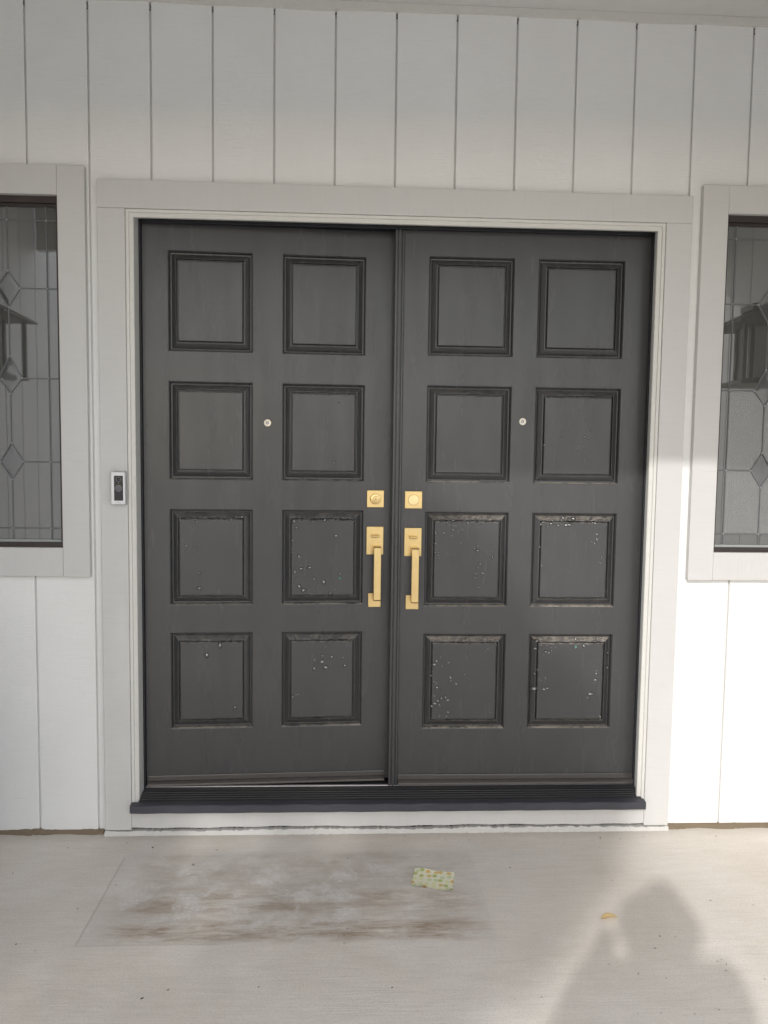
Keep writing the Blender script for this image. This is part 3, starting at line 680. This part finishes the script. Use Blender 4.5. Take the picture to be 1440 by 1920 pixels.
# ------------------------------------------------------------------ windows
def make_window(cx, sgn, label):
    w = thing('leaded_window', label, 'window', (cx, 0, 0.912), 0, 'narrow leaded windows beside the door')
    zi0, zi1, zo0, zo1 = 1.0155, 2.187, 0.9155, 2.2815
    hi, ho = 0.181, 0.2705
    box('casing', cx-ho, cx-hi, CY-0.001, 0.0, zo0, zo1, M['trim_v'], w, 0.002)
    box('casing', cx+hi, cx+ho, CY-0.001, 0.0, zo0, zo1, M['trim_v'], w, 0.002)
    box('casing', cx-hi+0.0006, cx+hi-0.0006, CY, 0.0, zi1, zo1, M['trim_h'], w, 0.002)
    box('casing', cx-hi+0.0006, cx+hi-0.0006, CY, 0.0, zo0+0.001, zi0, M['trim_h'], w, 0.002)
    fy0, fy1 = -0.006, 0.040
    box('frame_bar', cx-0.196, cx-0.170, fy0, fy1, zi0-0.01, zi1+0.01, M['bronze'], w, 0.001)
    box('frame_bar', cx+0.170, cx+0.196, fy0, fy1, zi0-0.01, zi1+0.01, M['bronze'], w, 0.001)
    box('frame_bar', cx-0.170, cx+0.170, fy0+0.004, fy1, zi1-0.022, zi1+0.012, M['bronze'], w, 0.001)
    box('frame_bar', cx-0.170, cx+0.170, fy0+0.002, fy1, zi0-0.012, zi0+0.016, M['bronze'], w, 0.001)
    box('glass_edge_strip', cx-0.170, cx+0.170, 0.008, 0.024, zi0+0.0165, zi0+0.0245, M['light_line'], w)  # pale strip added for the light line at the foot of the glass
    box('glass_edge_strip', cx-0.170, cx+0.170, 0.008, 0.024, zi1-0.0290, zi1-0.0225, M['bronze'], w)
    gy = 0.020
    bx = 0.1295; zt, zb_ = 2.113, 1.078; xl, xr = -0.170, 0.170; ztop, zbot = zi1-0.022, zi0+0.017
    dia = [(1.946, 1.889, 1.826), (1.662, 1.589, 1.537), (1.369, 1.306, 1.246)]
    dh = 0.0395
    def pane(pts, mat, y=gy, name='pane', th=0.004):
        bm = bmesh.new(); a = [bm.verts.new((cx+x, y, z)) for x, z in pts]; b_ = [bm.verts.new((cx+x, y+th, z)) for x, z in pts]
        bm.faces.new(a); bm.faces.new(b_)
        for i in range(len(a)): bm.faces.new((a[i], a[(i+1) % len(a)], b_[(i+1) % len(a)], b_[i]))
        return from_bm(name, bm, mat, w)
    cl = M['glass_clear']
    # border panes
    zcuts = [zt]+[d[1] for d in dia]+[zb_]
    for s in (-1, 1):
        xa, xb = (xl, -bx) if s < 0 else (bx, xr)
        for z1_, z0_ in zip([ztop]+zcuts, zcuts+[zbot]): pane([(xa, z0_), (xb, z0_), (xb, z1_), (xa, z1_)], cl)
        pane([(0, zt), (s*bx, zt), (s*bx, ztop), (0, ztop)], cl); pane([(0, zbot), (s*bx, zbot), (s*bx, zb_), (0, zb_)], cl)
        # field panes between the diamonds, notched round them
        chip = M['glass_chip'] if sgn > 0 else M['glass_field']
        d0, d1, d2 = dia
        pane([(0, zt), (s*bx, zt), (s*bx, d0[1]), (s*dh, d0[1]), (0, d0[0])], M['glass_field'])
        pane([(0, d0[2]), (s*dh, d0[1]), (s*bx, d0[1]), (s*bx, d1[1]), (s*dh, d1[1]), (0, d1[0])], M['glass_field'])
        pane([(0, d1[2]), (s*dh, d1[1]), (s*bx, d1[1]), (s*bx, d2[1]), (s*dh, d2[1]), (0, d2[0])], chip)
        pane([(0, d2[2]), (s*dh, d2[1]), (s*bx, d2[1]), (s*bx, zb_), (0, zb_)], chip)
    for zt_, zm, zb2 in dia:        # bevelled diamonds: four sloping facets round a flat heart
        o_ = [(0, zt_), (dh, zm), (0, zb2), (-dh, zm)]; i_ = [(0, zm+(zt_-zm)*.62), (dh*.62, zm), (0, zm+(zb2-zm)*.62), (-dh*.62, zm)]
        bm = bmesh.new(); A = [bm.verts.new((cx+x, gy+0.0010, z)) for x, z in o_]; B = [bm.verts.new((cx+x, gy+0.0005, z)) for x, z in i_]
        for i in range(4): bm.faces.new((A[i], A[(i+1) % 4], B[(i+1) % 4], B[i]))
        bm.faces.new(B); from_bm('diamond_pane', bm, M['glass_bevel'], w)
    # lead came
    cw = 0.0026
    def came(p, q):
        p = Vector((cx+p[0], gy, p[1])); q = Vector((cx+q[0], gy, q[1])); d = (q-p).normalized(); nrm = Vector((-d.z, 0, d.x))*cw
        bm = bmesh.new(); vs = []
        for e in (p, q):
            vs.append([bm.verts.new(e+nrm+Vector((0, 0.001, 0))), bm.verts.new(e+nrm*0.6+Vector((0, -0.0032, 0))), bm.verts.new(e-nrm*0.6+Vector((0, -0.0032, 0))), bm.verts.new(e-nrm+Vector((0, 0.001, 0)))])
        a, b_ = vs
        for i in range(4): bm.faces.new((a[i], a[(i+1) % 4], b_[(i+1) % 4], b_[i]))
        bm.faces.new(a); bm.faces.new(b_)
        return from_bm('lead_came', bm, M['lead'], w)
    for x in (-bx, bx): came((x, zbot), (x, ztop))
    for z in (zt, zb_): came((xl, z), (xr, z))
    zz = [ztop]+[v for d in dia for v in (d[0], d[2])]+[zbot]
    for i in range(0, 8, 2): came((0, zz[i]), (0, zz[i+1]))
    joints = []
    for zt_, zm, zb2 in dia:
        came((xl, zm), (-dh, zm)); came((dh, zm), (xr, zm))
        P = [(0, zt_), (dh, zm), (0, zb2), (-dh, zm)]
        for i in range(4): came(P[i], P[(i+1) % 4])
        joints += P+[(-bx, zm), (bx, zm)]
    joints += [(s*bx, z) for s in (-1, 1) for z in (zt, zb_)]+[(0, zt), (0, zb_)]
    bm = bmesh.new()
    for x, z in joints: add_lathe_y(bm, (cx+x, gy-0.0030, z), [(0.0040, 0.002), (0.0032, -0.0006), (0.0, -0.0014)], 8)
    tag(from_bm('solder_joints', bm, M['solder'], w, True), kind='stuff')
    # unlit room edge behind the glass
    box('backing', cx-0.20, cx+0.20, 0.045, 0.06, zi0-0.02, zi1+0.02, M['interior'], w)
    return w
make_window(WIN_C[0], -1, 'narrow leaded glass window on the shaded side, by the doorbell')
make_window(WIN_C[1], 1, 'narrow leaded glass window on the sunlit side, right of the door')

# ------------------------------------------------------------------ doorbell
db = thing('video_doorbell', 'slim silver and black video doorbell on the left door casing', 'doorbell', (0.2965, CY, 1.165))
x0, x1, z0, z1 = 0.2725, 0.3205, 1.166, 1.2770
M['bell_shell'] = plain('satin_nickel_shell', (0.66, 0.66, 0.68), 0.42, 0.25)
M['bell_face'] = plain('gloss_black_face', (0.008, 0.009, 0.016), 0.14)
M['bell_ring'] = plain('grey_ring', (0.10, 0.10, 0.115), 0.3)
M['bell_lens'] = plain('camera_lens', (0.03, 0.03, 0.035), 0.08)
M['bell_plate'] = plain('grey_mounting_plate', (0.33, 0.32, 0.31), 0.6)
box('mounting_plate', x0-0.0015, x1+0.0015, CY-0.008, CY-0.0012, z0-0.001, z1+0.001, M['bell_plate'], db, 0.002)
box('shell', x0, x1, CY-0.0235, CY-0.0085, z0, z1, M['bell_shell'], db, 0.003)
fx0, fx1, fz0, fz1 = x0+0.0115, x1-0.0065, z0+0.0135, z1-0.0130
fc = box('face', fx0, fx1, CY-0.0243, CY-0.0230, fz0, fz1, M['bell_face'], db, 0.0005)
fcx = (fx0+fx1)/2
bm = bmesh.new(); add_lathe_y(bm, (fcx, CY-0.0243, 1.2515), [(0.0095, 0.0004), (0.0088, -0.0006), (0.0070, -0.0008), (0.0058, 0.0002)], 28); from_bm('lens_ring', bm, M['bell_ring'], fc, True)
bm = bmesh.new(); add_lathe_y(bm, (fcx, CY-0.0243, 1.2515), [(0.0058, 0.0002), (0.0045, -0.0016), (0.0020, -0.0026), (0.0, -0.0028)], 24); from_bm('camera_lens', bm, M['bell_lens'], fc, True)
bm = bmesh.new(); add_lathe_y(bm, (fcx, CY-0.0243, 1.2385), [(0.0017, 0.0002), (0.0014, -0.0004), (0.0, -0.0005)], 12); from_bm('sensor', bm, M['bell_plate'], fc, True)
bm = bmesh.new(); add_lathe_y(bm, (fcx, CY-0.0243, 1.2215), [(0.0122, 0.0003), (0.0118, -0.0010), (0.0100, -0.0010), (0.0096, -0.0002), (0.0088, -0.0002), (0.0, -0.0007)], 32); from_bm('button', bm, M['bell_ring'], fc)
cu = bpy.data.curves.new('logo', 'FONT'); cu.body = 'ring'; cu.size = 0.010; cu.align_x = 'CENTER'; cu.extrude = 0.0001
to = bpy.data.objects.new('logo_tmp', cu); COL.objects.link(to)
bpy.context.view_layer.update()
me = bpy.data.meshes.new_from_object(to.evaluated_get(bpy.context.evaluated_depsgraph_get())); bpy.data.objects.remove(to)
me.transform(Matrix.Translation((fcx, CY-0.0237, z0+0.0042)) @ Matrix.Rotation(R(90), 4, 'X'))
M['bell_print'] = plain('grey_print', (0.50, 0.50, 0.52), 0.5)
link('lettering', me, M['bell_print'], db)

# ------------------------------------------------------------------ lanterns on the side walls
M['lantern'] = plain('dark_bronze_lantern', (0.085, 0.068, 0.05), 0.5, 0.3)
M['lantern_glass'] = plain('seeded_lantern_glass', (0.46, 0.47, 0.46), 0.35)
def pyramid(name, cx, cy, z0, z1, r0, r1, mat, parent):
    v = []; 
    for r_, z in ((r0, z0-0.008), (r0, z0), (r1, z1)):
        v += [(cx-r_, cy-r_, z), (cx+r_, cy-r_, z), (cx+r_, cy+r_, z), (cx-r_, cy+r_, z)]
    f = [(3, 2, 1, 0), (8, 9, 10, 11)]
    for k in (0, 4):
        for i in range(4): f.append((k+i, k+(i+1) % 4, k+4+(i+1) % 4, k+4+i))
    return from_py(name, v, f, mat, parent)
def lantern(cx, wx, dz, label):
    cy = -0.75; s = 1 if cx > wx else -1
    L = thing('wall_lantern', label, 'lantern', (wx, cy, 1.6600+dz), 0, 'craftsman lanterns on the porch side walls')
    xa, xb = sorted((wx+s*0.0005, wx+s*0.022)); box('wall_plate', xa, xb, cy-0.06, cy+0.06, 1.7400+dz, 2.0260+dz, M['lantern'], L, 0.003)
    xa, xb = sorted((wx+s*0.0225, cx-s*0.03)); box('arm', xa, xb, cy-0.012, cy+0.012, 1.9910+dz, 2.0160+dz, M['lantern'], L, 0.003)
    pyramid('roof', cx, cy, 1.9280+dz, 1.9910+dz, 0.172, 0.05, M['lantern'], L)
    box('cap', cx-0.058, cx+0.058, cy-0.058, cy+0.058, 1.9920+dz, 2.0210+dz, M['lantern'], L, 0.003)
    for dx in (-1, 1):
        for dy in (-1, 1):
            box('post', cx+dx*0.128-0.008, cx+dx*0.128+0.008, cy+dy*0.128-0.008, cy+dy*0.128+0.008, 1.6720+dz, 1.9195+dz, M['lantern'], L)
    box('glass_box', cx-0.062, cx+0.062, cy-0.062, cy+0.062, 1.6900+dz, 1.9195+dz, M['lantern_glass'], L)
    for dx in (-1, 1):
        for dy in (-1, 1):
            box('inner_post', cx+dx*0.064-0.009, cx+dx*0.064+0.009, cy+dy*0.064-0.009, cy+dy*0.064+0.009, 1.6900+dz, 1.9196+dz, M['lantern'], L)
    pyramid('base', cx, cy, 1.6680+dz, 1.6900+dz, 0.140, 0.075, M['lantern'], L)
    return L
lantern(-0.525, WL, 0.0, 'dark bronze lantern mirrored in the left leaded window')
lantern(2.925, WR, 0.022, 'dark bronze lantern mirrored in the right leaded window')

# ------------------------------------------------------------------ small things on the floor
def paper():
    m, t, b = nodes_of('spotted_paper')
    tc = t.nodes.new('ShaderNodeTexCoord'); v = tc.outputs['UV']
    vo = t.nodes.new('ShaderNodeTexVoronoi'); vo.inputs['Scale'].default_value = 5.0; vo.inputs['Randomness'].default_value = 0.55; vo.voronoi_dimensions = '2D'
    t.links.new(v, vo.inputs['Vector'])
    mask = ramp(t, vo.outputs['Distance'], [(0.33, 1.0), (0.40, 0.0)])
    sep = t.nodes.new('ShaderNodeSeparateColor'); t.links.new(vo.outputs['Color'], sep.inputs[0])
    r_ = t.nodes.new('ShaderNodeValToRGB'); r_.color_ramp.interpolation = 'CONSTANT'; t.links.new(sep.outputs[0], r_.inputs['Fac'])
    el = r_.color_ramp.elements
    cols = [(0.0, (0.72, 0.50, 0.16)), (0.24, (0.50, 0.56, 0.20)), (0.46, (0.74, 0.74, 0.42)), (0.66, (0.72, 0.55, 0.22)), (0.80, (0.62, 0.68, 0.40))]
    while len(el) < len(cols): el.new(0.5)
    for e, (p, c) in zip(el, cols): e.position = p; e.color = (*c, 1)
    n = noise(t, coord(t), 90, 3)
    base = mix(t, n, (0.78, 0.76, 0.55), (0.84, 0.82, 0.66))
    t.links.new(mix(t, mask, base, r_.outputs['Color']), b.inputs['Base Color']); b.inputs['Roughness'].default_value = 0.6
    return m
pc = [at_z(770, 1662), at_z(848, 1671), at_z(853, 1638), at_z(778, 1630)]
N = 14; v = []; f = []; uvs = []
for top in (0, 1):
    for j in range(N+1):
        for i in range(N+1):
            a, c = i/N, j/N
            p = (pc[0]*(1-a)+pc[1]*a)*(1-c)+(pc[3]*(1-a)+pc[2]*a)*c
            lift = 0.0008+0.004*max(0, math.sin(a*2.2+0.4)*(c-0.4))+0.0035*(abs(c-0.5)*2)**3*(0.5+0.5*math.sin(a*7))
            if c > 0.95: p = p+Vector((0, -0.004*math.exp(-((a-0.47)/0.10)**2), 0))
            v.append((p.x, p.y, lift+top*0.0004)); uvs.append((a*1.25, c*0.95))
n1 = (N+1)**2
for j in range(N):
    for i in range(N):
        q = [j*(N+1)+i, j*(N+1)+i+1, (j+1)*(N+1)+i+1, (j+1)*(N+1)+i]
        f.append(tuple(n1+k for k in q)); f.append(tuple(reversed(q)))
o = from_py('paper_slip', v, f, paper(), None, True)
uvl = o.data.uv_layers.new(name='UVMap')
for lp in o.data.loops: uvl.data[lp.index].uv = uvs[lp.vertex_index]
tag(o, 'pale yellow paper slip with orange and green dots lying on the concrete', 'paper')

def dry_leaf():
    m, t, b = nodes_of('dry_leaf')
    n = noise(t, coord(t), 70, 4)
    t.links.new(mix(t, n, (0.42, 0.29, 0.12), (0.68, 0.52, 0.27)), b.inputs['Base Color']); b.inputs['Roughness'].default_value = 0.6
    return m
lc = at_z(1142, 1723); v = []; f = []; n = 12
for i in range(n+1):
    u = i/n; w_ = 0.0120*math.sin(math.pi*min(1, u*1.02)**0.85)*(1-0.25*u)+0.0006
    for j, s in enumerate((-1, -0.5, 0, 0.5, 1)):
        v.append((lc.x-0.025+0.052*u, lc.y+s*w_+0.004*math.sin(u*3), 0.002+0.007*s*s*math.sin(math.pi*u)+0.003*u))
for i in range(n):
    for j in range(4): f.append((i*5+j, i*5+5+j, i*5+6+j, i*5+1+j))
o = from_py('dry_leaf', v, f, dry_leaf(), None, True)
md = o.modifiers.new('thickness', 'SOLIDIFY'); md.thickness = 0.0004
tag(o, 'curled tan dry leaf on the sunlit concrete beside the shadow', 'leaf')

gm = plain('dark_grit', (0.10, 0.085, 0.068), 0.9)
bm = bmesh.new()
grit = [(128,1590,3),(152,1606,1.5),(238,1581,3),(287,1589,4.5),(145,1704,3),(24,1638,2),(30,1771,3.5),(66,1783,2),(485,1851,2.5),(265,1873,4),(880,1575,2.5),(864,1590,2),(956,1627,3),(924,1620,1.5),(1125,1575,2),(1345,1803,2.6),(1362,1808,2.6),(1352,1799,2),(1250,1834,2),(1082,1803,1.5),(965,1874,1.5),(735,1852,4),(1000,1500+0,0)]
for (gx, gy_, r_) in grit:
    if r_ == 0: continue
    p = at_z(gx, gy_)
    for q in range(2 if r_ > 3.5 else 1):
        mt = Matrix.Translation((p.x+random.uniform(-.004, .004)*q, p.y+random.uniform(-.002, .002)*q, 0.0008)) @ Matrix.Rotation(random.random()*6, 4, 'Z') @ Matrix.Diagonal((r_*0.0008*random.uniform(.7, 1.4), r_*0.0006, 0.0012, 1))
        bmesh.ops.create_icosphere(bm, subdivisions=1, radius=1.0, matrix=mt)
o = from_bm('grit', bm, gm); tag(o, 'scattered dark crumbs of grit on the concrete', 'grit', kind='stuff')

# ------------------------------------------------------------------ photographer (seen as a shadow), phone
def skin_figure():
    P = {}; E = []; 
    def j(n, co, r): P[n] = (co, r)
    px, py = 1.03, -2.945
    j('pelvis', (px, py-0.02, 0.88), (0.20, 0.13)); j('waist', (px, py-0.01, 1.02), (0.22, 0.135)); j('chest', (px, py, 1.19), (0.215, 0.13)); j('upper', (px, py-0.005, 1.31), (0.15, 0.10))
    j('neck', (px, py+0.01, 1.385), (0.055, 0.055)); j('jaw', (px, py+0.04, 1.43), (0.066, 0.07)); j('head', (px, py+0.03, 1.485), (0.080, 0.09)); j('crown', (px, py+0.02, 1.53), (0.064, 0.072))
    for a, b in (('pelvis', 'waist'), ('waist', 'chest'), ('chest', 'upper'), ('upper', 'neck'), ('neck', 'jaw'), ('jaw', 'head'), ('head', 'crown')): E.append((a, b))
    for s, k in ((-1, 'l'), (1, 'r')):
        j('sh'+k, (px+s*0.17, py+0.01, 1.325), (0.066, 0.066)); j('el'+k, (px+s*0.215, py+0.05, 1.09), (0.074, 0.074)); j('wr'+k, (px+s*0.095, py+0.20, 1.225), (0.042, 0.042)); j('pa'+k, (px+s*0.055, py+0.240, 1.285), (0.034, 0.024))
        j('hip'+k, (px+s*0.09, py-0.02, 0.80), (0.095, 0.095)); j('kn'+k, (px+s*0.10, py+0.01, 0.44), (0.060, 0.060)); j('an'+k, (px+s*0.105, py-0.03, 0.09), (0.042, 0.042)); j('toe'+k, (px+s*0.12, py+0.13, 0.045), (0.042, 0.036))
        for a, b in (('upper', 'sh'+k), ('sh'+k, 'el'+k), ('el'+k, 'wr'+k), ('wr'+k, 'pa'+k), ('pelvis', 'hip'+k), ('hip'+k, 'kn'+k), ('kn'+k, 'an'+k), ('an'+k, 'toe'+k)): E.append((a, b))
        base = P['pa'+k][0]
        for q in range(4):
            z = base[2]+0.035-q*0.020
            j('f%d%s' % (q, k), (px+s*0.058, base[1]+0.022, z), (0.009, 0.009)); j('g%d%s' % (q, k), (px+s*0.040, base[1]+0.030+0.002*q, z+0.004), (0.008, 0.008))
            E += [('pa'+k, 'f%d%s' % (q, k)), ('f%d%s' % (q, k), 'g%d%s' % (q, k))]
        j('t1'+k, (px+s*0.050, base[1]-0.022, base[2]+0.02), (0.011, 0.011)); j('t2'+k, (px+s*0.030, base[1]-0.016, base[2]+0.045), (0.009, 0.009))
        E += [('pa'+k, 't1'+k), ('t1'+k, 't2'+k)]
    names = list(P); idx = {n: i for i, n in enumerate(names)}
    me = bpy.data.meshes.new('person'); me.from_pydata([P[n][0] for n in names], [(idx[a], idx[b]) for a, b in E], []); me.update()
    o = bpy.data.objects.new('person', me); COL.objects.link(o)
    md = o.modifiers.new('skin', 'SKIN')
    for i, n in enumerate(names):
        me.skin_vertices[0].data[i].radius = P[n][1]; me.skin_vertices[0].data[i].use_root = (n == 'pelvis')
    md.use_smooth_shade = True
    sb = o.modifiers.new('sub', 'SUBSURF'); sb.levels = 2; sb.render_levels = 2
    bpy.context.view_layer.update()
    m2 = bpy.data.meshes.new_from_object(o.evaluated_get(bpy.context.evaluated_depsgraph_get()))
    bpy.data.objects.remove(o)
    mats = [plain('skin', (0.50, 0.33, 0.25), 0.55), plain('blue_shirt', (0.10, 0.14, 0.22), 0.85), plain('dark_trousers', (0.035, 0.037, 0.045), 0.85), plain('shoes', (0.06, 0.055, 0.05), 0.6)]
    for m_ in mats: m2.materials.append(m_)
    for p in m2.polygons:
        c = p.center; p.use_smooth = True
        if c.z > 1.345 or (c.y > py+0.17 and c.z > 1.2): p.material_index = 0
        elif c.z > 0.88: p.material_index = 1
        elif c.z > 0.10: p.material_index = 2
        else: p.material_index = 3
    zmin = min(v_.co.z for v_ in m2.vertices)
    ob = bpy.data.objects.new('person', m2); COL.objects.link(ob); ob.location.z = -zmin
    return ob
person = skin_figure(); tag(person, 'photographer in shirt and trousers whose shadow falls on the concrete, holding a phone', 'person')
hair_m = plain('dark_hair', (0.03, 0.022, 0.018), 0.6)
bm = bmesh.new()
bmesh.ops.create_uvsphere(bm, u_segments=18, v_segments=10, radius=1.0, matrix=Matrix.Translation((1.03, -2.935, 1.480)) @ Matrix.Diagonal((0.118, 0.115, 0.090, 1)))
bmesh.ops.create_uvsphere(bm, u_segments=14, v_segments=8, radius=1.0, matrix=Matrix.Translation((1.035, -2.945, 1.575)) @ Matrix.Diagonal((0.058, 0.058, 0.050, 1)))
h_ = from_bm('hair', bm, hair_m, person, True)
bm = bmesh.new(); add_box(bm, CAM_LOC.x-0.030, CAM_LOC.x+0.045, CAM_LOC.y-0.030, CAM_LOC.y-0.020, CAM_LOC.z-0.125, CAM_LOC.z+0.035, 0.003)
ph = from_bm('phone', bm, plain('phone_black', (0.012, 0.012, 0.013), 0.25)); tag(ph, 'phone held up by the photographer taking the picture', 'phone')

# ------------------------------------------------------------------ unseen front-yard tree, its crown shaped to shade the left of the porch
perp = Vector((math.cos(SUN_AZ), -math.sin(SUN_AZ), 0)); hor = Vector((math.sin(SUN_AZ), math.cos(SUN_AZ), 0))
TD = 6.5; TU = 0.30
tb = -hor*TD+perp*TU
TC = 0.50+TD*math.tan(SUN_EL)            # height of the widest part of the crown
tree = thing('yard_tree', 'unseen round-headed tree in the front yard, shaped to shade the left of the porch', 'tree', (tb.x, tb.y, -0.155))
bm = bmesh.new()
def limb(bm, pts, rad, seg=8):
    prev = None
    for i, (p, r_) in enumerate(zip(pts, rad)):
        d = (pts[min(i+1, len(pts)-1)]-pts[max(i-1, 0)]).normalized(); a = d.orthogonal().normalized(); b_ = d.cross(a)
        ring = [bm.verts.new(p+(a*math.cos(6.2832*s/seg)+b_*math.sin(6.2832*s/seg))*r_) for s in range(seg)]
        if prev:
            for s in range(seg): bm.faces.new((prev[s], prev[(s+1) % seg], ring[(s+1) % seg], ring[s]))
        prev = ring
    bm.faces.new(prev)
base = Vector((tb.x, tb.y, -0.17))
limb(bm, [base, base+Vector((.03, .02, 1.2)), base+Vector((-.02, .04, 2.6)), base+Vector((.03, 0, TC)), base+Vector((0, 0, TC+1.6))], [0.17, 0.12, 0.10, 0.06, 0.02])
rnd = random.Random(3)
for i in range(12):
    a = i*2.4; z = TC-1.3+i*0.2; p = Vector((tb.x, tb.y, z)); d = Vector((math.cos(a), math.sin(a), 0.45))
    limb(bm, [p, p+d*0.5, p+d*1.0+Vector((0, 0, .1))], [0.045, 0.03, 0.012], 6)
from_bm('trunk', bm, M['bark'], tree, True)
v = []; f = []; RMAX = 1.66
def crown_r(h):      # radius of the crown at height h above its widest part
    return max(0.0, RMAX-h/1.30) if h > 0 else RMAX*math.sqrt(max(0.0, 1-(h/0.82)**2))
NL = 8200; count = 0
while count < NL:
    h = rnd.uniform(-0.82, 2.1); r_ = crown_r(h)
    if r_ < 0.02: continue
    if rnd.random() > (r_/RMAX)**1.2+0.05: continue
    rr = r_*math.sqrt(rnd.uniform(0.70, 1.0)); a = rnd.uniform(0, 6.2832)
    c = Vector((tb.x+rr*math.cos(a), tb.y+rr*math.sin(a), TC+h+rnd.gauss(0, .03)))
    d1 = Vector((rnd.gauss(0, 1), rnd.gauss(0, 1), rnd.gauss(0, 1))).normalized(); d2 = d1.orthogonal().normalized()
    L_ = rnd.uniform(0.06, 0.10); w_ = L_*0.55; k = len(v)
    v += [tuple(c-d1*L_), tuple(c-d2*w_*0.9), tuple(c+d1*L_), tuple(c+d2*w_*0.9)]; f.append((k, k+1, k+2, k+3)); count += 1
from_py('crown', v, f, M['leaf'], tree)

# ------------------------------------------------------------------ invented planter just outside the frame, added to darken the left corner of the porch
pl = thing('added_planter', 'unseen planter with a shrub, added to darken the left end of the porch', 'planter', (-0.37, -0.66, 0))
M['planter'] = painted_wood('planter_paint', (0.07, 0.065, 0.06), (0.10, 0.09, 0.08), 'H', bstr=0.4)
M['soil'] = ground_mat('soil', (0.03, 0.022, 0.016), (0.06, 0.045, 0.03), 30)
X0, X1, Y0, Y1 = -0.60, -0.13, -0.98, -0.40
for i in range(4):
    z0 = 0.012+i*0.125
    box('plank', X0, X1, Y0, Y0+0.02, z0, z0+0.121, M['planter'], pl, 0.002); box('plank', X0, X1, Y1-0.02, Y1, z0, z0+0.121, M['planter'], pl, 0.002)
    box('plank', X0, X0+0.02, Y0+0.0205, Y1-0.0205, z0, z0+0.121, M['planter'], pl, 0.002); box('plank', X1-0.02, X1, Y0+0.0205, Y1-0.0205, z0, z0+0.121, M['planter'], pl, 0.002)
for cx_ in (X0+0.03, X1-0.03):
    for cy_ in (Y0+0.03, Y1-0.03): box('foot', cx_-0.02, cx_+0.02, cy_-0.02, cy_+0.02, 0.0, 0.0115, M['planter'], pl)
box('soil', X0+0.021, X1-0.021, Y0+0.021, Y1-0.021, 0.02, 0.48, M['soil'], pl)
v = []; f = []
for _ in range(2600):
    while True:
        q = Vector((rnd.uniform(-1, 1), rnd.uniform(-1, 1), rnd.uniform(-1, 1)))
        if 0.25 < q.length < 1: break
    c = Vector((-0.375, -0.69, 0.70))+Vector((q.x*0.205, q.y*0.27, q.z*0.23))
    d1 = Vector((rnd.gauss(0, 1), rnd.gauss(0, 1), rnd.gauss(0, 1))).normalized(); d2 = d1.orthogonal().normalized(); k = len(v); L_ = rnd.uniform(.012, .022)
    v += [tuple(c-d1*L_), tuple(c-d2*L_*.5), tuple(c+d1*L_), tuple(c+d2*L_*.5)]; f.append((k, k+1, k+2, k+3))
from_py('shrub_crown', v, f, M['leaf'], pl)
bm = bmesh.new(); limb(bm, [Vector((-.375, -.69, .47)), Vector((-.37, -.69, .6)), Vector((-.375, -.685, .75))], [.012, .010, .005], 6); from_bm('stem', bm, M['bark'], pl, True)
